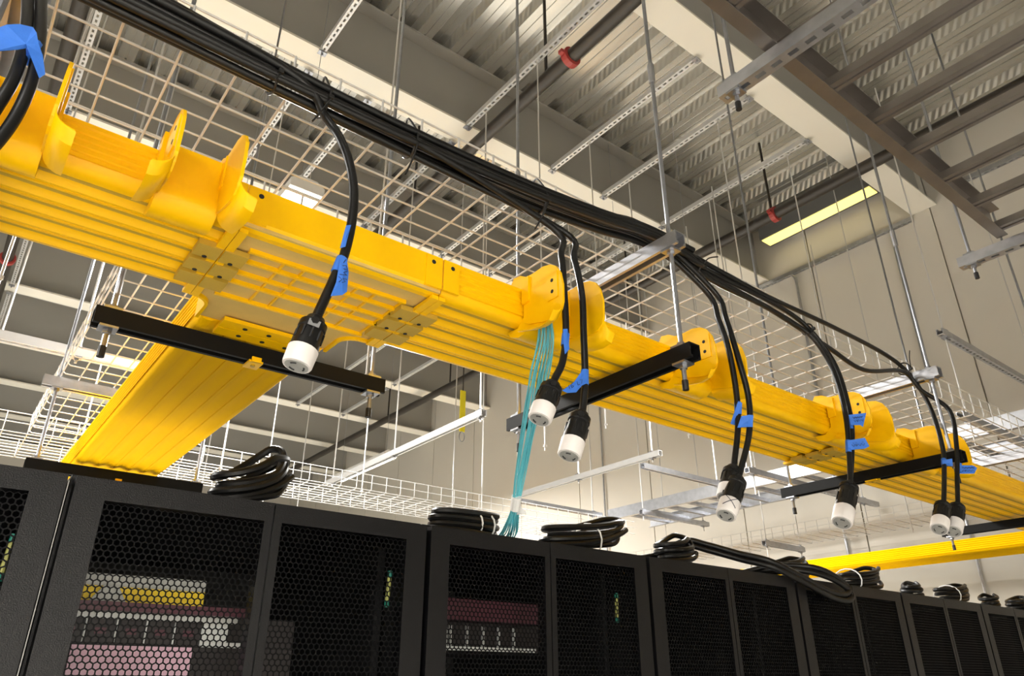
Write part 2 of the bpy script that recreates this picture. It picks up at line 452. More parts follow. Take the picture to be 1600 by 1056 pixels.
# spill-over chutes on the near wall
def chute(x0, x1, label, out=0.152):
    t = thing('spill_over_chute', label, 'duct chute', 'yellow spill-over chutes')
    Y = DY0
    prof = [(Y + 0.016, DZ + 0.11), (Y - 0.006, DZ + 0.118), (Y - 0.012, DZ + 0.10), (Y - 0.014, DZ + 0.06), (Y - 0.020, DZ + 0.03), (Y - 0.026, DZ + 0.005), (Y - 0.022, DZ - 0.014), (Y - 0.006, DZ - 0.028), (Y + 0.02, DZ - 0.03), (Y + 0.05, DZ - 0.018), (Y + 0.06, DZ - 0.002)]
    inner = [(p[0] + 0.004, p[1] + 0.002) for p in prof[2:-1]]
    poly = prof + [(Y + 0.045, DZ - 0.002), (Y + 0.02, DZ - 0.004), (Y - 0.0055, DZ + 0.02), (Y - 0.0055, DZ + 0.100), (Y + 0.012, DZ + 0.102)]
    MB().prism(poly, 'x', x0, x1).build('saddle', M['yellow'], t, smooth=True)
    # cheek plates: rise over the wall, stand out toward the aisle
    out_ = out
    k_ = out / 0.158
    ch = [(-0.035, 0.09), (-0.045, 0.125), (-0.032, 0.142), (-0.005, 0.138), (0.02, 0.124), (0.05, 0.122), (0.085, 0.124), (0.115, 0.117), (0.135, 0.104), (0.150, 0.080), (0.158, 0.045), (0.157, 0.0), (0.150, -0.018), (0.135, -0.028), (0.115, -0.031), (0.085, -0.026), (0.03, -0.012), (0.0075, 0.0), (0.0075, 0.09)]
    ch = [(Y - p[0] * (k_ if p[0] > 0.01 else 1), DZ + p[1]) for p in ch]
    for s, x in ((-1, x0), (1, x1)):
        c = MB().prism(ch, 'x', x - 0.003, x + 0.003).build('cheek', M['yellow'], t)
        # flared lip curling outward under the cheek
        vs_ = []; fs = []
        n = 7
        path = [(Y - out_ * 0.985, DZ - 0.006), (Y - out_ * 0.90, DZ - 0.024), (Y - out_ * 0.72, DZ - 0.029), (Y - out_ * 0.5, DZ - 0.024), (Y - 0.02, DZ - 0.008)]
        rl = 0.034
        for (py, pz) in path:
            for i in range(n + 1):
                a = math.radians(90 * i / n)
                vs_.append((x + s * rl * (1 - math.cos(a)), py, pz - rl * math.sin(a) + 0.004))
            for i in range(n, -1, -1):
                a = math.radians(90 * i / n)
                vs_.append((x + s * rl * (1 - math.cos(a)) * 0.92 - s * 0.0, py, pz - (rl - 0.005) * math.sin(a) + 0.004))
        m = 2 * (n + 1)
        for j in range(len(path) - 1):
            for i in range(m):
                l = (i + 1) % m
                fs.append((j * m + i, j * m + l, (j + 1) * m + l, (j + 1) * m + i))
        fs.append(tuple(range(m))); fs.append(tuple((len(path) - 1) * m + i for i in range(m)))
        MB().add(vs_, fs).build('flared_lip', M['yellow'], t, smooth=True)
        # clip block gripping the wall, and raised stiffener with two holes
        MB().box((x - 0.010 if s < 0 else x - 0.006, Y - 0.034, DZ + 0.048), (x + 0.006 if s < 0 else x + 0.010, Y - 0.008, DZ + 0.118)).build('clip_block', M['yellow'], c)
        xs = x + s * 0.003
        MB().box((min(xs, xs + s * 0.003), Y - out_ * 0.90, DZ + 0.018), (max(xs, xs + s * 0.003), Y - out_ * 0.66, DZ + 0.088)).build('boss', M['yellow'], c)
        for dz in (0.038, 0.068):
            MB().tube([(xs + s * 0.0028, Y - out_ * 0.78, DZ + dz), (xs + s * 0.0036, Y - out_ * 0.78, DZ + dz)], 0.005, 10).build('screw_hole', M['hole'], c)
    return t
chute(-0.145, -0.025, 'yellow spill-over chute at the far left edge of the duct')
chute(0.150, 0.258, 'yellow spill-over chute just left of the tee')
chute(1.005, 1.135, 'yellow spill-over chute the aqua fibres drop from')
chute(1.565, 1.700, 'yellow spill-over chute beside the middle black strut end')
chute(2.385, 2.535, 'yellow spill-over chute left of the right-hand coupler')
chute(2.985, 3.145, 'yellow spill-over chute behind the rightmost black strut end')

# ------------------------------------------------------------------ struts, rods, trapezes
def strut_mesh(axis, L, size=0.041, h=0.041, slots=True, t=0.004, openup=True):
    """Channel lying along axis from 0 to L, centred; slotted web at the bottom when openup, lips at the top."""
    b = MB()
    s = size / 2
    def bx(u0, u1, w0, w1, z0, z1):
        if axis == 'x': b.box((u0, w0, z0), (u1, w1, z1))
        else: b.box((w0, u0, z0), (w1, u1, z1))
    if not openup:
        zt0, zt1, zl0, zl1 = h - t, h, 0, 0.007
    else:
        zt0, zt1, zl0, zl1 = 0, t, h - 0.007, h
    bx(0, L, -s, -s + t, 0, h); bx(0, L, s - t, s, 0, h)
    bx(0, L, -s + t, -s + 0.010, zl0, zl1); bx(0, L, s - 0.010, s - t, zl0, zl1)
    if slots:
        bx(0, L, -s + t, -0.007, zt0, zt1); bx(0, L, 0.007, s - t, zt0, zt1)
        n = max(1, int(L / 0.05)); p = L / n
        for i in range(n + 1):
            c = i * p
            bx(max(0, c - 0.011), min(L, c + 0.011), -0.007, 0.007, zt0, zt1)
    else:
        bx(0, L, -s + t, s - t, zt0, zt1)
    return b

ROD = {}
def rod_mesh(r, L, m):
    k = (round(r, 4), round(L, 2), m.name)
    if k not in ROD:
        ROD[k] = MB().tube([(0, 0, 0), (0, 0, L)], r, 8).mesh('rod', m, smooth=True)
    return ROD[k]
def hex_nut(x, y, z, r, h, parent, m, name='nut'):
    b = MB()
    b.tube([(x, y, z), (x, y, z + h)], r, 6)
    return b.build(name, m, parent)

def trapeze(name, axis, p, L, z, rods, label, group, m='blackstrut', rr=0.0062, ztop=ZB, hang=0.07, slots=True, coupling=None, bars=(), cap=True, rodm='zinc', openup=False):
    """p = start point (x,y) of the strut, z = its underside."""
    t = thing(name, label, 'hanger', group)
    o = strut_mesh(axis, L, slots=slots, openup=openup).build('strut', M[m], t)
    o.location = (p[0], p[1], z)
    for (x, y) in rods:
        rd = put('rod', rod_mesh(rr, ztop - z + hang, M[rodm]), t, (x, y, z - hang))
        MB().box((x - 0.02, y - 0.02, z - 0.006), (x + 0.02, y + 0.02, z - 0.0005)).build('square_washer', M['zinc'], t)
        MB().box((x - 0.02, y - 0.02, z + 0.0415), (x + 0.02, y + 0.02, z + 0.047)).build('square_washer', M['zinc'], t)
        hex_nut(x, y, z - 0.016, 0.011, 0.0095, t, M['zinc'])
        hex_nut(x, y, z + 0.0475, 0.011, 0.0095, t, M['zinc'])
        if cap: MB().tube([(x, y, z - hang - 0.004), (x, y, z - hang + 0.022)], rr + 0.0022, 10).build('end_cap', M['rubber'], t)
        if coupling:
            MB().tube([(x, y, coupling), (x, y, coupling + 0.075)], rr + 0.004, 8).build('rod_coupling', M['galv'], t)
    for (bz, bp, bL) in bars:
        o = strut_mesh(axis, bL, slots=False, openup=False).build('upper_strut', M['galv'], t)
        o.location = (bp[0], bp[1], bz)
        for (x, y) in rods:
            MB().box((x - 0.02, y - 0.02, bz - 0.006), (x + 0.02, y + 0.02, bz - 0.0005)).build('square_washer', M['zinc'], t)
            hex_nut(x, y, bz - 0.016, 0.011, 0.0095, t, M['zinc'])
            hex_nut(x, y, bz + 0.042, 0.011, 0.0095, t, M['zinc'])
    return t
GT = 'trapeze hangers of the yellow duct'
ZS = DZ - 0.055
BZ = 2.735
for X, l in ((-0.13, 'trapeze hanger with black strut at the far left of the main duct'), (1.40, 'trapeze hanger with black strut crossing under the middle of the main duct'), (2.93, 'trapeze hanger with black strut under the rightmost chute'), (4.46, 'trapeze hanger with black strut at the far right of the duct')):
    trapeze('trapeze_hanger', 'y', (X, 1.045), 0.76, ZS, [(X, 1.087), (X, 1.765)], l, GT, coupling=3.35, bars=[(BZ, (X, 1.05), 0.76)], ztop=ZB)
trapeze('trapeze_hanger', 'x', (0.155, 1.765), 0.745, ZS, [(0.19, 1.765), (0.865, 1.765)], 'trapeze hanger with black strut crossing under the start of the branch duct', GT, bars=[(BZ, (0.15, 1.765), 0.75)])
trapeze('trapeze_hanger', 'x', (0.20, 3.30), 0.66, ZS, [(0.235, 3.30), (0.83, 3.30)], 'trapeze hanger with black strut under the branch duct at the rack tops', GT, bars=[(BZ, (0.18, 3.30), 0.7)])

for x, y, l in ((0.53, 1.765, 'small yellow clip on the black strut under the branch duct'), (2.93, 1.40, 'small yellow clip on the black strut under the right-hand coupler'), (0.53, 3.30, 'small yellow clip on the black strut at the rack tops')):
    t = thing('duct_clip', l, 'clip', 'yellow strut clips', (x, y, ZS))
    MB().box((-0.018, -0.024, -0.006), (0.018, 0.024, -0.0005)).build('clip_plate', M['yellow'], t)
    MB().box((-0.012, -0.027, -0.006), (0.012, -0.0215, 0.008)).build('clip_arm', M['yellow'], t)
    MB().tube([(0, 0, -0.009), (0, 0, -0.006)], 0.006, 8).build('clip_screw', M['olive_and_recess_shade'], t)

# upper galvanised trapezes carrying the ladder rack
GL = 'trapeze hangers of the ladder rack'
LZ = 3.195
trapeze('trapeze_hanger', 'y', (1.44, -0.02), 0.90, LZ - 0.052, [(1.44, 0.835), (1.44, 0.02)], 'galvanised slotted strut under the aluminium ladder rack, top of picture', GL, m='galv', hang=0.06, openup=True)
trapeze('trapeze_hanger', 'y', (2.945, -0.02), 0.90, LZ - 0.052, [(2.945, 0.835), (2.945, 0.02)], 'galvanised strut at the right end of the aluminium ladder rack', GL, m='galv', hang=0.06, openup=True)

def ladder(axis, a0, a1, b0, b1, z, pitch, label, h=0.12, m='alu', first=0.1):
    t = thing('ladder_rack', label, 'ladder rack', 'cable ladder racks')
    def bx(u0, u1, w0, w1, z0, z1, nm):
        b = MB()
        lo, hi = ((u0, w0, z0), (u1, w1, z1)) if axis == 'x' else ((w0, u0, z0), (w1, u1, z1))
        return b.box(lo, hi).build(nm, M[m], t)
    for s, w in ((1, b0), (-1, b1)):
        b = MB()
        prof = [(0, 0), (0.038, 0), (0.038, 0.004), (0.004, 0.004), (0.004, h - 0.004), (0.038, h - 0.004), (0.038, h), (0, h)]
        poly = [(w + s * p[0], z + p[1]) for p in prof]
        if axis == 'x': b.prism(poly, 'x', a0, a1)
        else: b.prism(poly, 'y', a0, a1)
        b.build('stringer', M[m], t)
    u = a0 + first
    mesh = None
    while u < a1 - 0.03:
        b = MB()
        if mesh is None:
            r = [(-0.02, 0.0), (-0.006, 0.0), (-0.006, 0.006), (0.006, 0.006), (0.006, 0.0), (0.02, 0.0), (0.02, 0.028), (-0.02, 0.028)]
            if axis == 'x': b.prism(r, 'y', b0 + 0.005, b1 - 0.005)
            else: b.add([(b0 + 0.005, p[0], p[1]) for p in r] + [(b1 - 0.005, p[0], p[1]) for p in r], [tuple(range(8)), tuple(range(15, 7, -1))] + [(i, i + 8, (i + 1) % 8 + 8, (i + 1) % 8) for i in range(8)])
            mesh = b.mesh('rung', M[m])
        put('rung', mesh, t, (u, 0, z + 0.006) if axis == 'x' else (0, u, z + 0.006))
        u += pitch
    return t
ladder('x', -1.6, 2.92, 0.10, 0.725, LZ, 0.232, 'dull aluminium ladder rack overhead at top right', first=0.059 + 0.232 * 0.0)
ladder('y', -1.0, 5.1, 5.15, 5.76, 3.10, 0.23, 'bright ladder rack in front of the end wall', h=0.10, m='galv')

# struts of the rear frame
GR = 'strut frames above the rear aisle'
trapeze('trapeze_hanger', 'y', (2.50, 3.50), 2.25, 3.16, [(2.50, 3.54), (2.50, 4.62), (2.50, 5.65)], 'pale strut hanging behind the yellow duct, left of the aqua fibres', GR, m='whitestrut', rr=0.006, hang=0.03, cap=False, slots=True, rodm='wire')
trapeze('trapeze_hanger', 'y', (4.03, 3.42), 1.75, 3.16, [(4.03, 3.50), (4.03, 4.3), (4.03, 5.1)], 'pale strut hanging right of the aqua fibres', GR, m='whitestrut', rr=0.006, hang=0.03, cap=False, rodm='wire')
trapeze('trapeze_hanger', 'x', (4.06, 3.63), 0.98, 3.115, [(4.95, 3.63)], 'grey cross strut running right from the pale strut end', GR, m='galv', rr=0.006, hang=0.03, cap=False, rodm='wire')
trapeze('trapeze_hanger', 'x', (4.06, 5.10), 1.0, 3.115, [(4.95, 5.10)], 'grey cross strut low behind the coiled cord', GR, m='galv', rr=0.006, hang=0.03, cap=False, rodm='wire')
trapeze('trapeze_hanger', 'x', (4.57, 1.58), 1.86, 3.60, [(4.64, 1.58), (6.2, 1.58)], 'dark slotted strut at right in front of the end wall, upper one', GR, m='galv', rr=0.005, hang=0.03, cap=False, rodm='wire', ztop=ZB, openup=True)
trapeze('trapeze_hanger', 'x', (4.53, 1.58), 1.86, 3.05, [(4.64, 1.58), (6.2, 1.58)], 'grey strut seen through the basket at far right', GR, m='galv', rr=0.005, hang=0.15, cap=False, rodm='wire', openup=True, ztop=3.565)
trapeze('trapeze_hanger', 'x', (4.57, 3.08), 1.86, 3.05, [(4.64, 3.08), (6.2, 3.08)], 'grey strut emerging under the main duct near the paired plugs', GR, m='galv', rr=0.005, hang=0.15, cap=False, rodm='wire', openup=True)
trapeze('trapeze_hanger', 'x', (5.02, 4.55), 0.95, 3.05, [(5.05, 4.55), (5.9, 4.55)], 'grey strut beneath the bright ladder rack', GR, m='galv', rr=0.005, hang=0.05, cap=False, rodm='wire', openup=True)
trapeze('trapeze_hanger', 'x', (5.66, 3.75), 0.6, 2.735, [(5.70, 3.75), (6.22, 3.75)], 'grey strut carrying the basket tray near the end wall', GR, m='galv', rr=0.005, hang=0.45, cap=False, rodm='wire', openup=False)
trapeze('trapeze_hanger', 'x', (-1.6, 3.62), 2.3, 3.0, [(-0.6, 3.62), (0.3, 3.62)], 'pale strut crossing behind the left basket tray', GR, m='whitestrut', rr=0.006, hang=0.03, cap=False, rodm='wire')

# ------------------------------------------------------------------ wire basket trays
def basket(axis, a0, a1, b0, b1, z, label, h=0.10, wr=0.0028, pitch=0.1065):
    t = thing('basket_tray', label, 'cable tray', 'wire basket trays')
    nb = max(2, round((b1 - b0) / 0.065))
    def place(nm, me, u, w, zz):
        put(nm, me, t, (u, w, zz) if axis == 'x' else (w, u, zz))
    lm = MB().tube([(0, 0, 0), ((a1 - a0), 0, 0)] if axis == 'x' else [(0, 0, 0), (0, (a1 - a0), 0)], wr, 6).mesh('long_wire', M['wire'], smooth=True)
    for i in range(nb + 1):
        place('long_wire', lm, a0, b0 + (b1 - b0) * i / nb, z)
    for zz in (z + h / 2, z + h):
        for w in (b0, b1): place('rail_wire', lm, a0, w, zz)
    c = 0.014
    pts = [(b0 - wr, z + h), (b0 - wr, z + c), (b0 - wr + c * 0.3, z + c * 0.3), (b0 - wr + c, z - wr), (b1 + wr - c, z - wr), (b1 + wr - c * 0.3, z + c * 0.3), (b1 + wr, z + c), (b1 + wr, z + h)]
    pts = [(p[0] , p[1] - z) for p in pts]
    cm = MB().tube([(0, p[0], p[1]) if axis == 'x' else (p[0], 0, p[1]) for p in pts], wr, 6).mesh('cross_wire', M['wire'], smooth=True)
    u = a0 + 0.03
    while u < a1:
        put('cross_wire', cm, t, (u, 0, z) if axis == 'x' else (0, u, z))
        u += pitch
    return t
KZ = BZ + 0.047
basket('x', -1.6, 5.4, 1.213, 1.665, KZ, 'wire basket tray running above the main yellow duct')
basket('y', 1.72, 4.2, 0.235, 0.70, KZ, 'wire basket tray above the branch duct at lower left')
basket('x', -1.5, 4.6, 4.25, 4.76, KZ, 'wire basket tray glowing low behind the rack tops')
basket('y', 1.0, 5.4, 5.72, 6.15, KZ, 'wire basket tray beside the end wall at lower right')

# ------------------------------------------------------------------ slotted struts at beam level with hanging rods
GP = 'slotted struts between roof beams'
bays = [(2.205, 3.764, 'first'), (3.99, 5.5, 'second'), (5.725, 7.2, 'third'), (7.425, 8.92, 'fourth'), (9.145, 10.6, 'fifth')]
names_x = {-0.05: 'left of the tee', 1.25: 'above the tee', 1.72: 'above the first plug', 2.48: 'beside the sprinkler pipe', 3.36: 'above the aqua fibre chute', 3.97: 'right of the long near rod', 4.75: 'toward the end wall'}
for bi, (y0, y1, nm) in enumerate(bays):
    for X, w in names_x.items():
        if bi == 0 and X == 1.72: continue
        if bi >= 2 and X in (1.25, 3.36): continue
        t = thing('slotted_strut', 'pale slotted strut in the %s roof bay, %s' % (nm, w), 'strut', GP)
        o = strut_mesh('y', y1 - y0 - 0.02, openup=True).build('channel', M['whitestrut'], t)
        o.location = (X, y0 + 0.01, ZB - 0.02)
        for yy in (y0, y1):
            MB().box((X - 0.03, yy - 0.02, ZB - 0.03), (X + 0.03, yy + 0.02, ZB - 0.021)).build('beam_clamp', M['zinc'], t)
            MB().tube([(X, yy, ZB - 0.05), (X, yy, ZB - 0.03)], 0.008, 6).build('clamp_bolt', M['zinc'], t)

def lone_rod(x, y, z0, z1, r, label):
    b = MB().tube([(0, 0, 0), (0, 0, z1 - z0 + (0.03 if z1 < ZD - 0.1 else 0.09))], r, 8)
    b.tube([(0, 0, z1 - z0 - 0.034), (0, 0, z1 - z0 - 0.0195)], 0.012, 6).tube([(0, 0, 0.02), (0, 0, 0.032)], 0.010, 6)
    o = b.build('hanger_rod', M['wire']); o.location = (x, y, z0)
    tag(o, label, 'rod', 'thin hanger rods')
LR = [(2.48, 2.9, 2.79, 'beside the sprinkler pipe'), (3.36, 3.3, 3.2, 'above the aqua fibre chute'), (3.97, 3.1, 3.2, 'right of the long near rod'),
      (3.97, 2.5, 3.2, 'near the ladder strut end'), (4.75, 3.2, 3.1, 'in front of the end wall light'), (4.75, 2.4, 3.1, 'crossing the end wall light'),
      (1.25, 2.6, 2.79, 'behind the bundle above the tee'), (0.5, 4.5, 2.79, 'behind the branch duct'), (1.2, 4.28, 2.75, 'rising from the rear basket left of the pale strut'),
      (1.2, 4.74, 2.75, 'rising from the rear basket by the hanging cap'), (1.72, 5.0, 2.6, 'far left of the pale strut'), (2.1, 4.28, 2.75, 'behind the pale strut'),
      (3.05, 4.28, 2.75, 'left of the aqua fibres'), (3.4, 5.2, 2.6, 'just left of the aqua fibres'), (2.48, 6.3, 2.6, 'far behind the pale strut'), (1.72, 6.6, 2.5, 'far behind the rear basket'),
      (0.0, 4.3, 2.5, 'at the far left below the duct'), (-0.05, 2.6, 2.8, 'at left beside the black pipe'), (5.9, 2.6, 2.7, 'near the end wall at right'), (5.75, 4.9, 2.3, 'low beside the end wall basket')]
for x, y, z0, w in LR: lone_rod(x, y, z0, ZB if x in names_x else ZD, 0.0048, 'thin pale hanger rod ' + w)

# ------------------------------------------------------------------ sprinkler pipes
def pipe(X, label, couplings, r=0.05, z=5.50):
    t = thing('sprinkler_pipe', label, 'pipe', 'black sprinkler pipes')
    MB().tube([(X, YF + 0.1, z), (X, YB - 0.1, z)], r, 16).build('pipe', M['pipe'], t, smooth=True)
    for y in couplings:
        c = MB().lathe([(0, r + 0.002), (0.004, r + 0.022), (0.05, r + 0.022), (0.054, r + 0.002)], (X, y, z), (0, 1, 0), 16).build('coupling', M['red'], t)
        MB().box((X - r - 0.045, y + 0.01, z - 0.014), (X - r - 0.005, y + 0.045, z + 0.014)).build('coupling_lug', M['red'], t)
    for y in (2.9, 4.7, 8.2, 10.0):
        MB().tube([(X, y, z + r), (X, y, ZD)], 0.012, 8).build('hanger', M['pipe'], t)
pipe(-0.15, 'black sprinkler pipe behind the basket at upper left', [8.0])
pipe(2.56, 'black sprinkler pipe crossing under the beams at upper centre', [2.62, 9.5])
pipe(5.25, 'black sprinkler pipe near the end wall', [2.85])

# wall fixtures at the end wall
t = thing('wall_light', 'yellow lit linear light high on the end wall', 'light', None, (6.3, 3.0, 5.98))
MB().prism([(-0.10, 0.0), (0.10, 0.0), (0.18, 0.10), (0.18, 0.16), (-0.10, 0.16)], 'y', -0.62, 0.62).build('housing', M['lampgrey'], t)
MB().box((-0.09, -0.60, -0.012), (0.06, 0.60, -0.001)).build('lens', M['lensy'], t)
t = thing('wall_strut', 'grey slotted strut fixed along the end wall below the light', 'strut')
o = strut_mesh('y', 1.75, openup=True).build('channel', M['galv'], t); o.location = (6.465, 2.2, 5.58)
t = thing('wall_strut', 'grey slotted strut on the end wall behind the ladder rack', 'strut')
o = strut_mesh('y', 1.6, openup=True).build('channel', M['galv'], t); o.location = (6.465, 0.3, 5.72)
cp = smooth_path([(6.46, 3.66, 5.60), (6.46, 3.55, 5.60), (6.46, 3.47, 5.57), (6.46, 3.44, 5.48), (6.46, 3.44, 5.2), (6.46, 3.44, 2.0)], 5)
tag(MB().tube(cp, 0.014, 10).build('conduit', M['galv'], None, smooth=True), 'bent grey conduit running down the end wall', 'conduit')
for y, l in ((6.45, 'straight grey conduit on the end wall seen between the paired plugs'), (2.42, 'thin grey conduit on the end wall below the wall strut')):
    tag(MB().tube([(6.47, y, 0.5), (6.47, y, 5.55)], 0.011, 8).build('conduit', M['galv'], None, smooth=True), l, 'conduit')

# ------------------------------------------------------------------ racks
RY = 1.60; RD = 1.07; RW = 0.80; DT = 0.035
def hex_panel(w, h, pitch=0.0125, ratio=0.80, depth=0.0016):
    Rr = pitch / math.sqrt(3)
    nx = int(w / pitch); dz = pitch * math.sqrt(3) / 2; nz = int(h / dz)
    vs_ = []; fs = []
    cs = [(math.cos(math.radians(60 * k + 30)), math.sin(math.radians(60 * k + 30))) for k in range(6)]
    for j in range(nz):
        for i in range(nx):
            cx = (i + 0.5 + (0.5 if j % 2 else 0)) * pitch; cz = (j + 0.5) * dz
            o = len(vs_)
            for (c, s) in cs: vs_.append((cx + c * Rr, 0, cz + s * Rr))
            for (c, s) in cs: vs_.append((cx + c * Rr * ratio, 0, cz + s * Rr * ratio))
            for (c, s) in cs: vs_.append((cx + c * Rr * ratio, depth, cz + s * Rr * ratio))
            for k in range(6):
                l = (k + 1) % 6
                fs.append((o + k, o + l, o + 6 + l, o + 6 + k))
                fs.append((o + 6 + k, o + 6 + l, o + 12 + l, o + 12 + k))
    me = bpy.data.meshes.new('perforated_panel')
    me.from_pydata(vs_, [], fs)
    me.materials.append(M['mesh'])
    return me
WF, NF, TF = 0.056, 0.018, 0.040
hx = hex_panel(0.391 - WF - NF + 0.01, RT - 0.012 - TF - 0.10 + 0.01)
def door_frame(wide_left):
    w = 0.391
    l, r = (WF, NF) if wide_left else (NF, WF)
    b = MB()
    z0, z1 = 0.04, RT - 0.012
    e = 0.004
    def fr(x0, x1, za, zb):
        b.box((x0, 0, za), (x1, DT, zb))
    fr(0, l, z0, z1); fr(w - r, w, z0, z1); fr(l, w - r, z1 - TF, z1); fr(l, w - r, z0, z0 + 0.06)
    me = b.mesh('door', M['rack'])
    return me
dfl, dfr = door_frame(True), door_frame(False)
sp = MB().box((0, 0, 0), (0.014, RD - 0.045, RT - 0.03)).mesh('side_panel', M['rackin'])
tp = MB().box((0, 0, 0), (RW - 0.006, RD - 0.04, 0.028)).mesh('top_panel', M['rack'])
bp_ = MB().box((0, 0, 0), (RW - 0.006, 0.015, RT - 0.03)).mesh('rear_panel', M['rackin'])
bs = MB().box((0, 0, 0), (RW - 0.006, RD - 0.04, 0.04)).mesh('base', M['rackin'])
rl = MB().box((0, 0, 0), (0.02, 0.03, RT - 0.1)).mesh('mounting_rail', M['rackin'])
hd = MB().prism([(0, 0), (0.012, 0), (0.012, 0.16), (0, 0.16)], 'y', -0.012, 0.0).mesh('handle', M['rack'])
rack_x0 = 0.18
ss = MB().box((0, 0, 0), (0.0018, 0.004, RT - 0.07)).mesh('seam_glint', M['eq_grey'])  # thin grey strip stands in for light caught on the door edges
words = ['black server rack at the left edge, grey sheen on its door frame', 'black server rack with a yellow label strip and pink panel inside', 'black server rack under the aqua fibres, with coiled cords on top',
         'black server rack right of the large coiled cord', 'black server rack under the cord looping over the front', 'black server rack sixth from the left edge', 'black server rack seventh from the left edge', 'black server rack at the far right end of the row']
for i in range(-1, 7):
    X = rack_x0 + i * RW
    t = thing('server_rack', words[i + 1], 'server rack', 'row of black server racks', (X + 0.003, RY, 0))
    put('side_panel', sp, t, (0, DT + 0.005, 0.02)); put('side_panel', sp, t, (RW - 0.02, DT + 0.005, 0.02))
    put('top_panel', tp, t, (0, DT + 0.005, RT - 0.03)); put('rear_panel', bp_, t, (0, RD - 0.02, 0.02)); put('base', bs, t, (0, DT + 0.005, 0.0))
    for x in (0.396, 0.7925):
        put('seam_glint', ss, t, (x, 0.010, 0.05))
    for x in (0.03, 0.745):
        put('mounting_rail', rl, t, (x, 0.16, 0.05))
    for k, (fm, lw) in enumerate(((dfl, WF), (dfr, NF))):
        d = put('door', fm, t, (0.004 + k * 0.3945, 0, 0))
        put('perforated_panel', hx, d, (lw - 0.005, 0.004, 0.095))

# equipment behind the second rack's doors
def eq(name, label, cat, parts, group='equipment inside the racks'):
    t = thing(name, label, cat, group)
    for nm, lo, hi, m in parts: MB().box(lo, hi).build(nm, M[m], t)
    return t
X1 = 0.18
ey = RY + 0.19
eq('label_strip', 'grey and yellow label strip behind the left door of the pink panel rack', 'label', [('upper_band', (X1 + 0.06, ey, 1.838), (X1 + 0.335, ey + 0.2, 1.862), 'eq_grey'), ('yellow_band', (X1 + 0.06, ey - 0.002, 1.806), (X1 + 0.335, ey + 0.2, 1.8375), 'eq_yellow')])
parts = [('chassis', (X1 + 0.05, ey + 0.012, 1.725), (X1 + 0.56, ey + 0.5, 1.787), 'eq_dark'), ('top_edge', (X1 + 0.05, ey, 1.775), (X1 + 0.42, ey + 0.011, 1.787), 'eq_white'), ('module', (X1 + 0.345, ey, 1.736), (X1 + 0.40, ey + 0.011, 1.7745), 'eq_white'), ('lower_edge', (X1 + 0.345, ey, 1.725), (X1 + 0.45, ey + 0.011, 1.7355), 'eq_white')]
for k in range(5):
    x = X1 + 0.058 + k * 0.058
    parts.append(('port_module', (x, ey + 0.002, 1.729), (x + 0.052, ey + 0.0115, 1.7735), 'eq_dark'))
    parts.append(('red_latch', (x + 0.014, ey + 0.0005, 1.745), (x + 0.036, ey + 0.0019, 1.757), 'eq_maroon'))
    parts.append(('divider', (x + 0.0525, ey, 1.729), (x + 0.0555, ey + 0.0115, 1.7735), 'eq_white'))
eq('network_switch', 'network switch with five port modules behind the perforated door', 'switch', parts)
eq('maroon_bar', 'dark maroon bar below the yellow label strip', 'panel', [('bar', (X1 + 0.05, ey - 0.03, 1.788), (X1 + 0.44, ey + 0.2, 1.8055), 'eq_maroon'), ('bar_end', (X1 + 0.441, ey - 0.03, 1.790), (X1 + 0.455, ey + 0.1, 1.804), 'eq_dark')])
eq('pink_panel', 'pale pink panel below the network switch', 'panel', [('face', (X1 + 0.095, ey, 1.668), (X1 + 0.33, ey + 0.01, 1.7235), 'eq_pink'), ('frame', (X1 + 0.05, ey + 0.011, 1.655), (X1 + 0.56, ey + 0.4, 1.724), 'eq_dark')])
tb = MB().prism([(X1 + 0.105, 1.8065), (X1 + 0.175, 1.8065), (X1 + 0.155, 1.838), (X1 + 0.128, 1.838)], 'y', ey - 0.012, ey - 0.003).build('grey_tab', M['eq_grey'])
tag(tb, 'grey tapered tab in front of the yellow label strip', 'tab')
X2 = 0.98
parts = [('chassis', (X2 + 0.05, ey + 0.012, 1.735), (X2 + 0.56, ey + 0.5, 1.808), 'eq_dark'), ('lower_edge', (X2 + 0.12, ey, 1.735), (X2 + 0.5, ey + 0.011, 1.745), 'eq_white'), ('module', (X2 + 0.14, ey, 1.7455), (X2 + 0.19, ey + 0.011, 1.79), 'eq_grey')]
for k in range(5):
    x = X2 + 0.2 + k * 0.055
    parts.append(('divider', (x, ey, 1.746), (x + 0.003, ey + 0.0115, 1.80), 'eq_white'))
parts.append(('maroon_lid', (X2 + 0.05, ey - 0.02, 1.81), (X2 + 0.5, ey + 0.4, 1.865), 'eq_maroon'))
eq('network_switch', 'network switch with a maroon lid in the rack under the aqua fibres', 'switch', parts)
for X, l in ((0.115, 'green and yellow cable inside the leftmost rack'), (0.912, 'green and yellow cable inside the right door of the pink panel rack'), (1.055, 'green and yellow cable at left inside the rack under the aqua fibres'), (1.70, 'green and yellow cable at right inside the rack under the aqua fibres')):
    t = thing('ground_cable', l, 'cable', 'green and yellow cables inside the racks')
    MB().tube([(X, RY + 0.07, 1.835), (X + 0.002, RY + 0.07, 1.86), (X + 0.003, RY + 0.07, 1.89)], 0.0055, 8).build('cable', M['lime'], t, smooth=True)
    for za, zb, xx in ((1.82, 1.8345, X), (1.8905, 1.905, X + 0.003)):
        MB().tube([(xx, RY + 0.07, za), (xx, RY + 0.07, zb)], 0.006, 8).build('green_sleeve', M['green'], t, smooth=True)

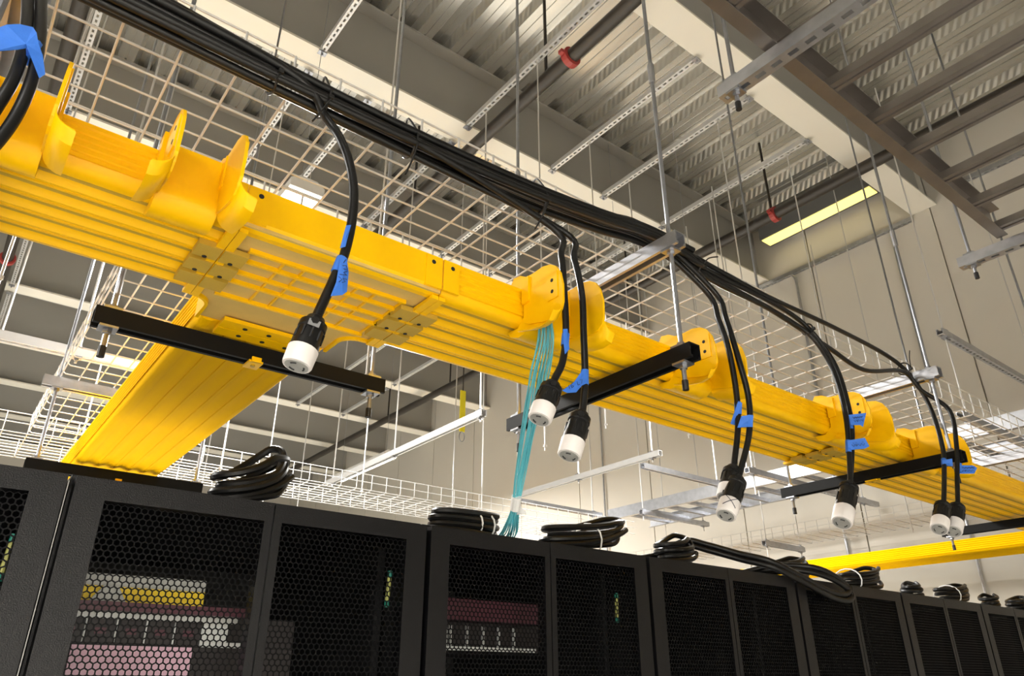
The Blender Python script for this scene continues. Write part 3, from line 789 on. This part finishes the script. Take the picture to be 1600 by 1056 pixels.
# ------------------------------------------------------------------ cable bundle and hanging power whips
def connector(p0, p1, t, sc=1.0):
    p0 = Vector(p0); p1 = Vector(p1)
    d = (p1 - p0).normalized(); L = (p1 - p0).length
    r = 0.0255 * sc
    body = MB().lathe([(0.0, 0.010), (0.004, r * 0.62), (0.012, r * 0.72), (0.016, r * 0.95), (0.028, r * 0.97), (0.030, r * 0.86), (L * 0.34, r * 0.90), (L * 0.67, r)], p0, d, 20)
    b = body.build('plug_body', M['plug'], t, smooth=True)
    u = d.orthogonal().normalized(); w = d.cross(u)
    for k in range(10):
        a = 2 * math.pi * k / 10
        o = p0 + d * (L * 0.33) + (u * math.cos(a) + w * math.sin(a)) * r * 0.93
        MB().tube([o, o + d * (L * 0.2)], r * 0.09, 5).build('grip_rib', M['plug'], b)
    sd = (Vector((0, 0, 1.65)) - p0).normalized(); sd = (sd - d * sd.dot(d)).normalized()
    MB().tube([p0 + d * 0.022 + sd * r * 0.80 - sd.cross(d) * 0.0, p0 + d * 0.022 + sd * r * 1.08], r * 0.3, 6).build('cord_clamp_screw', M['plug'], b)
    if sc < 1.05 and L > 0.1 and p0.x < 0.6 and p0.x > 0.2:
        q = p0 + d * 0.028 + sd * (r * 0.99); w2 = d.cross(sd)
        MB().add([q + w2 * a_ * 0.010 + d * b_ * 0.006 + sd * c_ * 0.0012 for c_ in (0, 1) for (a_, b_) in ((-1, -1), (1, -1), (1, 1), (-1, 1))], [(0, 3, 2, 1), (4, 5, 6, 7), (0, 1, 5, 4), (1, 2, 6, 5), (2, 3, 7, 6), (3, 0, 4, 7)]).build('rating_plate', M['galv'], b)
    face = MB().lathe([(L * 0.67, r * 1.0), (L * 0.68, r * 1.04), (L * 0.97, r * 1.0), (L, r * 0.95)], p0, d, 20).build('plug_end', M['plugwhite'], t, smooth=True)
    MB().lathe([(0, r * 0.80), (0.0012, r * 0.80)], p0 + d * (L + 0.0002), d, 20).build('plug_face', M['eq_grey'], face)
    for k in range(3):
        a = math.radians(120 * k)
        pts = [p0 + d * (L + 0.0018) + (u * math.cos(a + q) + w * math.sin(a + q)) * r * 0.52 for q in (-0.4, -0.2, 0, 0.2, 0.4)]
        MB().tube(pts, 0.0016, 5).build('contact_slot', M['slot'], face)
    return face

def tape(t, poly, cable_seg, cr, strokes=()):
    """wrap round the cable plus a flag of tape with a folded second layer"""
    if cable_seg:
        MB().tube(cable_seg, cr + 0.0014, 10).build('tape_wrap', M['tape'], t, smooth=True)
    P = [Vector(p) for p in poly]
    n = len(P)
    c = sum(P, Vector()) / n
    nrm = Vector((0, 0, 0))
    for i in range(n): nrm += (P[i] - c).cross(P[(i + 1) % n] - c)
    nrm.normalize()
    if nrm.dot(Vector((0, 0, 1.65)) - c) < 0: nrm = -nrm
    vs_ = []
    for i, p in enumerate(P): vs_.append(p + nrm * 0.002 * math.sin(i * 1.7))
    vs_.append(c + nrm * 0.003)
    vs2 = [v - nrm * 0.0008 for v in vs_]
    fs = [(i, (i + 1) % n, n) for i in range(n)] + [((i + 1) % n + n + 1, i + n + 1, 2 * n + 1) for i in range(n)] + [(i, i + n + 1, (i + 1) % n + n + 1, (i + 1) % n) for i in range(n)]
    f = MB().add(vs_ + vs2, fs).build('tape_flag', M['tape'], t)
    e1 = (P[1] - P[0]).normalized()
    for st in strokes:
        org, ax, ay, lines = st
        b = MB()
        for ln in lines:
            b.tube([Vector(org) + Vector(ax) * q[0] + Vector(ay) * q[1] + nrm * 0.0045 for q in ln], 0.0007, 4)
        b.build('handwriting', M['ink'], f)
    return f

BUN = [(-1.9, 1.162, 2.80), (-1.0, 1.162, 2.775), (-0.2, 1.162, 2.765), (0.3, 1.162, 2.757), (0.62, 1.162, 2.752), (0.95, 1.162, 2.764), (1.2, 1.162, 2.79), (1.4, 1.165, 2.822), (1.6, 1.167, 2.812)]
def hexoff(k):
    ring = [(0, 0)] + [(math.cos(math.radians(60 * i + 20)), math.sin(math.radians(60 * i + 20))) for i in range(6)] + [(1.75 * math.cos(math.radians(60 * i + 50)), 1.75 * math.sin(math.radians(60 * i + 50))) for i in range(6)] + [(1.0, 1.5), (-1.0, 1.4), (-1.3, -1.2), (1.2, -1.2)]
    return ring[k]
def whip(slot, upto, drop, conn, label, cr=0.0083, tapes=(), sc=1.0):
    t = thing('power_whip', label, 'power cable', 'hanging black power whips')
    pts = []
    oy, oz = hexoff(slot)
    s = 0.0155
    for j, p in enumerate(BUN):
        if p[0] < upto:
            a = 0.35 * math.sin(p[0] * 2.1 + slot)
            ca, sa = math.cos(a), math.sin(a)
            k_ = 1.0 if p[0] > 0.25 else 1.35
            pts.append((p[0], p[1] - (k_ - 1) * 0.04 + (oy * ca - oz * sa) * s * 0.95 * k_, p[2] + (oy * sa + oz * ca) * s * k_))
    pts += drop
    if conn:
        c0 = Vector(conn[0]); c1 = Vector(conn[1])
        pts = pts[:-1] + [tuple(c0 - (c1 - c0).normalized() * 0.012), tuple(c0 + (c1 - c0).normalized() * 0.012)]
    path = smooth_path(pts, 7)
    MB().tube(path, cr, 10).build('cable', M['cable'], t, smooth=True)
    if conn:
        connector(conn[0], conn[1], t, sc)
    for tp_ in tapes: tape(t, *tp_)
    return t
def stroke_text(org, ax, ay, lines): return (org, ax, ay, lines)
def scribble(org, ax, ay, n, rows=2):
    L = []
    for r in range(rows):
        ln = []
        for i in range(n):
            ln.append(((i + 0.3 * random.random()) / n, r + (0.15 if i % 2 else 0.75) + 0.15 * random.random()))
        L.append(ln)
        L.append([(0.05, r + 0.45), (0.95, r + 0.5)][:2] if r else [(0.3, r + 0.2), (0.35, r + 0.8)])
    return (org, ax, ay, L)

w1 = [(0.409, 1.145, 2.696), (0.445, 1.125, 2.63), (0.468, 1.115, 2.552), (0.474, 1.11, 2.476), (0.468, 1.11, 2.386), (0.45, 1.11, 2.311), (0.431, 1.11, 2.237)]
S1 = stroke_text((0.452, 1.090, 2.300), (0.020, 0, 0.004), (-0.002, 0, 0.012), [[(0, 0), (0.3, 0.5), (0.0, 0.9)], [(0.3, 0.0), (0.6, 0.2), (0.4, 0.7), (0.8, 0.6)], [(0.1, 1.3), (0.8, 1.3), (0.5, 1.7), (0.9, 2.0)], [(0.5, 2.3), (0.9, 2.2), (0.8, 2.9), (0.45, 2.8)], [(0.55, 3.3), (0.8, 3.9)]])
whip(9, 0.33, w1, ((0.429, 1.11, 2.233), (0.405, 1.11, 2.133)), 'black power whip hanging in front of the yellow tee, largest white-tipped plug', cr=0.0092, tapes=[
    ([(0.4533, 1.095, 2.3568), (0.4646, 1.095, 2.3583), (0.4725, 1.095, 2.3326), (0.4741, 1.095, 2.293), (0.4652, 1.095, 2.2821), (0.4429, 1.095, 2.2719), (0.4515, 1.095, 2.3049)], [(0.463, 1.11, 2.365), (0.455, 1.11, 2.332)], 0.0092, [S1]),
    ([(0.4584, 1.098, 2.4305), (0.4673, 1.098, 2.4342), (0.462, 1.098, 2.3851), (0.4523, 1.098, 2.3786)], None, 0.0092)])
w2 = [(1.015, 1.145, 2.682), (1.026, 1.125, 2.592), (1.018, 1.11, 2.477), (1.014, 1.105, 2.373), (1.001, 1.105, 2.299), (0.978, 1.105, 2.244)]
whip(10, 0.93, w2, ((0.973, 1.105, 2.243), (0.931, 1.105, 2.149)), 'black power whip beside the aqua fibres, plug left of the pair', tapes=[
    ([(0.9952, 1.093, 2.373), (1.0069, 1.093, 2.3765), (1.0125, 1.093, 2.3288), (1.0004, 1.093, 2.3129), (0.9939, 1.093, 2.3392)], [(1.0135, 1.105, 2.37), (1.009, 1.105, 2.34)], 0.0078)])
w3 = [(1.049, 1.145, 2.687), (1.064, 1.12, 2.595), (1.07, 1.105, 2.492), (1.065, 1.1, 2.387), (1.063, 1.1, 2.274), (1.055, 1.1, 2.204)]
S3 = stroke_text((0.992, 1.083, 2.222), (0.014, 0, 0.008), (-0.003, 0, 0.010), [[(0.2, 0.8), (0.2, 0.1)], [(1.0, 0.9), (0.6, 0.6), (0.7, 0.1), (1.1, 0.2), (0.9, 0.5), (0.65, 0.4)], [(2.0, 0.9), (2.0, 0.1), (2.4, 0.1)], [(2.7, 0.9), (3.1, 0.9), (2.8, 0.1)]])
whip(11, 0.95, w3, ((1.048, 1.1, 2.19), (1.006, 1.1, 2.083)), 'black power whip right of the aqua fibres, lower plug of the pair', tapes=[
    ([(1.0463, 1.088, 2.2862), (1.0582, 1.088, 2.2893), (1.0582, 1.088, 2.2568), (1.0422, 1.088, 2.2468), (1.022, 1.088, 2.2254), (0.9956, 1.088, 2.2176), (0.9829, 1.088, 2.2205), (1.0195, 1.088, 2.2503)], [(1.063, 1.1, 2.292), (1.061, 1.1, 2.256)], 0.0078, [S3])])
w4 = [(1.633, 1.155, 2.715), (1.649, 1.135, 2.615), (1.655, 1.12, 2.519), (1.656, 1.115, 2.39), (1.642, 1.115, 2.284), (1.6, 1.115, 2.166)]
F4 = [(1.635, 1.1, 2.347), (1.644, 1.094, 2.345), (1.651, 1.104, 2.318), (1.644, 1.112, 2.315), (1.649, 1.124, 2.288), (1.634, 1.133, 2.293)]
F5 = [(1.647, 1.078, 2.306), (1.655, 1.072, 2.306), (1.663, 1.084, 2.277), (1.652, 1.093, 2.277), (1.63, 1.11, 2.275), (1.63, 1.093, 2.303)]
F6 = [(2.211, 1.088, 2.431), (2.253, 1.052, 2.437), (2.256, 1.063, 2.415), (2.259, 1.073, 2.396), (2.249, 1.077, 2.402), (2.225, 1.096, 2.402)]
F7 = [(2.173, 1.09, 2.339), (2.214, 1.055, 2.347), (2.233, 1.054, 2.323), (2.224, 1.065, 2.316), (2.183, 1.099, 2.312)]
F8 = [(2.812, 1.079, 2.385), (2.838, 1.055, 2.391), (2.849, 1.062, 2.366), (2.819, 1.084, 2.368)]
F9 = [(2.89, 1.066, 2.377), (2.938, 1.029, 2.377), (2.954, 1.022, 2.368), (2.952, 1.035, 2.349), (2.9, 1.075, 2.349)]
whip(7, 1.55, w4, ((1.597, 1.115, 2.165), (1.55, 1.115, 2.075)), 'black power whip behind the plug marked with an X', tapes=[(F4, [(1.655, 1.115, 2.355), (1.650, 1.115, 2.318)], 0.0078)])
w5 = [(1.665, 1.15, 2.724), (1.672, 1.125, 2.619), (1.669, 1.1, 2.476), (1.68, 1.095, 2.361), (1.656, 1.095, 2.255), (1.594, 1.095, 2.137)]
tw = whip(8, 1.55, w5, ((1.584, 1.095, 2.13), (1.511, 1.095, 2.023)), 'black power whip whose white plug is marked with an X', tapes=[(F5, [(1.672, 1.095, 2.312), (1.664, 1.095, 2.28)], 0.0078)])
# X drawn on the white plug end
p0 = Vector((1.584, 1.095, 2.13)); p1 = Vector((1.511, 1.095, 2.023)); d = (p1 - p0).normalized()
c = p0 + d * ((p1 - p0).length * 0.78)
n_ = (Vector((0, 0, 1.65)) - c).normalized(); n_ = (n_ - d * n_.dot(d)).normalized(); s_ = d.cross(n_).normalized()
b = MB()
for q in (-1, 1):
    pts = []
    for k in range(-4, 5):
        a = q * 0.62 * k / 4
        pts.append(c + d * (0.015 * k / 4) + (n_ * math.cos(a) + s_ * math.sin(a)) * 0.0268)
    b.tube(pts, 0.0008, 4)
b.build('x_mark', M['ink'], tw)
w6 = [(1.702, 1.18, 2.802), (1.931, 1.18, 2.792), (2.127, 1.17, 2.766), (2.205, 1.15, 2.72), (2.244, 1.13, 2.628), (2.233, 1.11, 2.515), (2.208, 1.1, 2.386), (2.161, 1.1, 2.21)]
whip(1, 1.55, w6, ((2.154, 1.1, 2.203), (2.062, 1.1, 2.073)), 'black power whip with two blue flags, single plug before the far basket', tapes=[(F7, [(2.197, 1.1, 2.345), (2.186, 1.1, 2.305)], 0.0078, [scribble((2.182, 1.086, 2.318), (0.034, -0.030, 0.004), (0.003, 0.002, 0.012), 9)])], sc=1.15)
w7 = [(1.703, 1.18, 2.82), (2.005, 1.18, 2.818), (2.17, 1.17, 2.79), (2.245, 1.15, 2.719), (2.279, 1.13, 2.626), (2.263, 1.11, 2.511), (2.237, 1.1, 2.392), (2.185, 1.108, 2.235), (2.165, 1.116, 2.195)]
whip(2, 1.55, w7, None, 'black power whip taped beside the single right-hand plug', tapes=[(F6, [(2.245, 1.103, 2.43), (2.236, 1.101, 2.39)], 0.0078, [scribble((2.222, 1.082, 2.405), (0.026, -0.022, 0.004), (0.001, 0.002, 0.012), 9)])])
w8 = [(1.704, 1.172, 2.835), (2.008, 1.178, 2.832), (2.411, 1.18, 2.843), (2.793, 1.175, 2.83), (2.914, 1.15, 2.757), (2.939, 1.12, 2.619), (2.874, 1.09, 2.445), (2.80, 1.08, 2.33), (2.734, 1.08, 2.221)]
whip(3, 1.55, w8, ((2.734, 1.08, 2.221), (2.648, 1.08, 2.120)), 'black power whip at far right, left plug under the strut end', tapes=[(F8, [(2.843, 1.085, 2.395), (2.83, 1.084, 2.372)], 0.0078)], sc=1.1)
w9 = [(1.701, 1.18, 2.79), (2.003, 1.18, 2.786), (2.295, 1.16, 2.725), (2.52, 1.15, 2.688), (2.841, 1.15, 2.765), (2.922, 1.13, 2.698), (2.947, 1.06, 2.60), (2.917, 1.058, 2.45), (2.87, 1.066, 2.33), (2.818, 1.07, 2.22)]
whip(4, 1.55, w9, ((2.821, 1.07, 2.225), (2.730, 1.07, 2.121)), 'black power whip at far right, right plug under the strut end', tapes=[(F9, [(2.905, 1.062, 2.385), (2.893, 1.064, 2.352)], 0.0078, [scribble((2.902, 1.063, 2.353), (0.042, -0.034, 0.0), (0.0, 0.0, 0.011), 10)])], sc=1.1)
# two whips dropping at the extreme left, close to the camera
F0 = [(-0.105, 0.885, 2.3622), (-0.0943, 0.885, 2.3771), (-0.0835, 0.885, 2.3879), (-0.0697, 0.885, 2.3931), (-0.0642, 0.885, 2.3847), (-0.0583, 0.885, 2.3689), (-0.0507, 0.885, 2.3576), (-0.0416, 0.885, 2.3314), (-0.0459, 0.885, 2.3204), (-0.0596, 0.885, 2.3572), (-0.065, 0.885, 2.3623), (-0.0755, 0.885, 2.35), (-0.0968, 0.885, 2.3308)]
wa = [(-0.30, 1.12, 2.76), (-0.19, 1.07, 2.69), (-0.115, 1.0, 2.596), (-0.091, 0.95, 2.487), (-0.076, 0.92, 2.4), (-0.070, 0.9, 2.323), (-0.075, 0.9, 2.272), (-0.085, 0.9, 2.209)]
wb = [(-0.28, 1.12, 2.775), (-0.17, 1.07, 2.70), (-0.099, 1.0, 2.599), (-0.076, 0.95, 2.49), (-0.061, 0.92, 2.403), (-0.053, 0.9, 2.327), (-0.055, 0.9, 2.267), (-0.064, 0.9, 2.218), (-0.078, 0.9, 2.171)]
whip(5, -0.5, wa, ((-0.087, 0.9, 2.20), (-0.115, 0.9, 2.10)), 'black power whip in the top left corner, left strand under blue tape', cr=0.0075)
whip(6, -0.5, wb, ((-0.08, 0.9, 2.165), (-0.105, 0.9, 2.065)), 'black power whip in the top left corner, right strand with blue tape', cr=0.0075, tapes=[(F0, [(-0.0655, 0.913, 2.39), (-0.0605, 0.91, 2.36)], 0.009)])

# cables that stay in the bundle
for slot, end in ((0, 1.66), (12, 1.64), (13, 1.62), (14, 1.60), (15, 1.61), (16, 1.63)):
    oy, oz = hexoff(slot)
    pts = []
    for p in BUN:
        if p[0] < end:
            a = 0.35 * math.sin(p[0] * 2.1 + slot)
            ca, sa = math.cos(a), math.sin(a)
            k_ = 1.0 if p[0] > 0.25 else 1.35
            pts.append((p[0], p[1] - (k_ - 1) * 0.04 + (oy * ca - oz * sa) * 0.0148 * k_, p[2] + (oy * sa + oz * ca) * 0.0155 * k_))
    q = pts[-1]
    pts.append((end, q[1], q[2]))
    t = thing('power_cable', 'black cable buried in the long bundle tied along the basket', 'power cable', 'cables buried in the bundle')
    MB().tube(smooth_path(pts, 7), 0.0088, 10).build('cable', M['cable'], t, smooth=True)

# cable ties on the bundle
def tie(x, y, z, r, label, tail, loop=None):
    t = thing('cable_tie', label, 'cable tie', 'black cable ties on the bundle')
    ring = [(x + 0.002 * math.sin(3 * a), y + r * math.cos(a), z + r * math.sin(a)) for a in [2 * math.pi * k / 20 for k in range(20)]]
    MB().tube(ring, 0.0028, 6, closed=True).build('strap', M['rubber'], t, smooth=True)
    MB().box((x - 0.005, y - r - 0.008, z - r * 0.5), (x + 0.005, y - r + 0.002, z - r * 0.5 + 0.009)).build('head', M['rubber'], t)
    h = (x, y - r - 0.003, z - r * 0.5)
    MB().tube(smooth_path([h] + [(h[0] + q[0], h[1] + q[1], h[2] + q[2]) for q in tail], 5), 0.0022, 6).build('tail', M['rubber'], t, smooth=True)
    if loop:
        MB().tube(smooth_path(loop, 5), 0.0024, 6).build('rail_loop', M['rubber'], t, smooth=True)
tie(0.30, 1.168, 2.757, 0.034, 'black cable tie left of the first dropping whip', [(-0.01, -0.01, -0.03)])
tie(0.407, 1.168, 2.754, 0.034, 'black cable tie where the first whip leaves the bundle', [(-0.015, 0.0, -0.04), (-0.03, 0.0, -0.075)], [(0.407, 1.145, 2.78), (0.405, 1.175, 2.83), (0.412, 1.205, 2.838), (0.415, 1.195, 2.80), (0.41, 1.18, 2.78)])
tie(0.617, 1.168, 2.752, 0.032, 'black cable tie at the middle of the bundle with a long tail', [(-0.01, 0.0, -0.05), (-0.025, 0.0, -0.10)], [(0.617, 1.145, 2.78), (0.612, 1.175, 2.83), (0.622, 1.205, 2.838), (0.625, 1.195, 2.80), (0.62, 1.18, 2.78)])
tie(1.0, 1.17, 2.764, 0.030, 'black cable tie above the aqua fibre chute', [(-0.02, 0.0, -0.05), (-0.045, 0.0, -0.10)], [(1.0, 1.145, 2.79), (0.995, 1.175, 2.84), (1.005, 1.205, 2.84), (1.01, 1.195, 2.81), (1.0, 1.18, 2.79)])
tie(1.62, 1.175, 2.806, 0.026, 'black cable tie right of the near galvanised rod', [(0.02, -0.01, 0.03), (0.07, -0.01, 0.055)])
tie(2.20, 1.165, 2.762, 0.020, 'black cable tie where the single right-hand whip drops', [(-0.02, 0.0, -0.02), (-0.06, 0.0, -0.035)])
tie(2.87, 1.155, 2.785, 0.024, 'black cable tie at the far right crossbar', [(0.01, 0.0, 0.05), (0.03, 0.0, 0.09)])

# ------------------------------------------------------------------ aqua fibre bundle
t = thing('fibre_bundle', 'aqua fibre cables dropping from the duct chute to the rack top', 'fibre cables')
base = [(1.055, 1.24, 2.53), (1.047, 1.212, 2.46), (1.05, 1.215, 2.40), (1.075, 1.27, 2.34), (1.15, 1.40, 2.27), (1.235, 1.55, 2.178), (1.273, 1.62, 2.108), (1.300, 1.68, 2.05), (1.31, 1.72, 2.032)]
for k in range(14):
    a = random.random() * 6.28; q = random.random() ** 0.5
    sx, sy = math.cos(a) * q, math.sin(a) * q
    wd = [0.020, 0.020, 0.024, 0.026, 0.022, 0.015, 0.010, 0.024, 0.03]
    pts = [(p[0] + sx * w + random.uniform(-.004, .004), p[1] + sy * w * (0.4 if i < 2 else 0.6), p[2] + random.uniform(-.004, .004)) for i, (p, w) in enumerate(zip(base, wd))]
    MB().tube(smooth_path(pts, 6), 0.0021, 6).build('fibre', M['aqua'], t, smooth=True)
MB().tube([(1.262, 1.602, 2.128), (1.277, 1.63, 2.098)], 0.0145, 12).build('white_wrap', M['wrap'], t)
MB().add([(1.285, 1.62, 2.112), (1.302, 1.61, 2.088), (1.288, 1.635, 2.086), (1.286, 1.621, 2.111), (1.303, 1.611, 2.087), (1.289, 1.636, 2.085)], [(0, 1, 2), (3, 5, 4), (0, 3, 4, 1), (1, 4, 5, 2), (2, 5, 3, 0)]).build('paper_flag', M['wrap'], t)

# ------------------------------------------------------------------ coiled power cords on the rack tops
def coil(cx, cy, L, W, Hh, loops, ang, label, r=0.0095, ties=(), tilt=0.0, seed=0, lift=0.0):
    rnd = random.Random(seed)
    t = thing('coiled_power_cord', label, 'power cord', 'coiled cords on the rack tops', (cx, cy, RT))
    pts = []
    N = 20
    for k in range(loops):
        w = W * (0.75 + 0.35 * rnd.random()); l = L * (0.86 + 0.2 * rnd.random()); ox = rnd.uniform(-0.02, 0.02); hk = 0.55 + 0.3 * rnd.random() + 0.14 * k; lay = r * 1.05 + (k % 4) * r * 1.9
        for i in range(N):
            a = 2 * math.pi * i / N
            px = math.cos(a) * l / 2 + ox
            py = math.sin(a) * w / 2
            lim = 1.0
            pz = lay + Hh * (0.5 + 0.5 * math.cos(a)) ** 2 * hk * (0.75 + 0.5 * (py / max(w, 1e-6) + 0.5)) + lift * (1 if abs(math.cos(a)) > 0.6 else 0.0)
            py2 = py * math.cos(tilt); pz += max(0, py * math.sin(tilt))
            pts.append((px * math.cos(ang) - py2 * math.sin(ang), px * math.sin(ang) + py2 * math.cos(ang), pz))
    K = len(pts)
    pts = [tuple(sum(pts[min(max(i + o, 0), K - 1)][c] for o in (-2, -1, 0, 1, 2)) / 5 for c in range(3)) for i in range(K)]
    MB().tube(smooth_path(pts, 3), r, 8).build('cord', M['cable'], t, smooth=True)
    for (u, wd) in ties:
        ring = []
        for i in range(16):
            a = 2 * math.pi * i / 16
            py = math.cos(a) * (W * 0.56); pz = r * 4.2 + math.sin(a) * (r * 4.1 + Hh * 0.25)
            px = u * L
            ring.append((px * math.cos(ang) - py * math.sin(ang), px * math.sin(ang) + py * math.cos(ang), max(0.003, pz)))
        MB().tube(ring, 0.0028, 6, closed=True).build('white_tie', M['tie_white'], t)
coil(0.56, 1.76, 0.20, 0.10, 0.10, 5, 0.15, 'tall coiled black cord on the pink panel rack', seed=1)
coil(1.19, 1.76, 0.26, 0.10, 0.012, 4, 0.10, 'flat coiled black cord left of the aqua fibres', seed=2, ties=[(0.1, 0), (0.28, 0)])
coil(1.66, 1.76, 0.40, 0.13, 0.085, 5, 0.05, 'large coiled black cord with white tie right of the aqua fibres', seed=3, ties=[(0.02, 0)])
coil(2.10, 1.76, 0.22, 0.12, 0.055, 5, 0.2, 'small coiled black cord above the fourth rack', seed=4)
coil(2.80, 1.78, 0.30, 0.12, 0.05, 4, 0.0, 'coiled black cord behind the draped loop', seed=5)
coil(3.36, 1.76, 0.34, 0.12, 0.055, 4, 0.0, 'coiled black cord with white tie right of the draped loop', seed=6, ties=[(-0.32, 0)])
coil(3.80, 1.74, 0.10, 0.10, 0.04, 3, 0.3, 'short coiled black cord at the sixth rack seam', seed=7)
coil(4.28, 1.76, 0.32, 0.12, 0.05, 4, 0.0, 'coiled black cord far along the row with thin loops', seed=8, ties=[(-0.2, 0)])
coil(4.68, 1.74, 0.12, 0.10, 0.04, 3, 0.2, 'short coiled black cord near the row end', seed=9)
coil(5.15, 1.76, 0.28, 0.12, 0.04, 4, 0.0, 'coiled black cord at the very end of the row', seed=10)
t = thing('draped_power_cord', 'thick black cord looping down over a rack front', 'power cord')
dp = [(2.02, 1.86, 2.036), (2.12, 1.83, 2.06), (2.23, 1.80, 2.115), (2.293, 1.75, 2.10), (2.385, 1.68, 2.068), (2.456, 1.60, 2.038), (2.602, 1.57, 1.99), (2.746, 1.56, 1.950), (2.85, 1.555, 1.944), (2.895, 1.56, 1.971), (2.829, 1.57, 2.012), (2.731, 1.60, 2.040), (2.635, 1.66, 2.052), (2.58, 1.75, 2.05), (2.55, 1.86, 2.036)]
MB().tube(smooth_path(dp, 6), 0.011, 10).build('cord', M['cable'], t, smooth=True)
MB().tube(smooth_path([(p[0] - 0.01, p[1] + 0.004, p[2] + 0.022) for p in dp[:12]] + [(2.62, 1.70, 2.07), (2.52, 1.78, 2.045)], 6), 0.011, 10).build('cord', M['cable'], t, smooth=True)

# yellow strap hanging far behind
t = thing('yellow_strap', 'yellow strap hanging behind the pale strut', 'strap')
MB().box((3.715, 5.6, 3.85), (3.775, 5.61, 4.27)).build('webbing', M['yellowstrap'], t)
MB().tube([(3.745 + 0.03 * math.cos(a), 5.605, 3.80 + 0.05 * math.sin(a)) for a in [2 * math.pi * k / 16 for k in range(16)]], 0.004, 6, closed=True).build('ring', M['zinc'], t)
MB().tube([(3.745, 5.605, 4.27), (3.745, 5.605, ZB)], 0.006, 6).build('cord', M['pipe'], t)
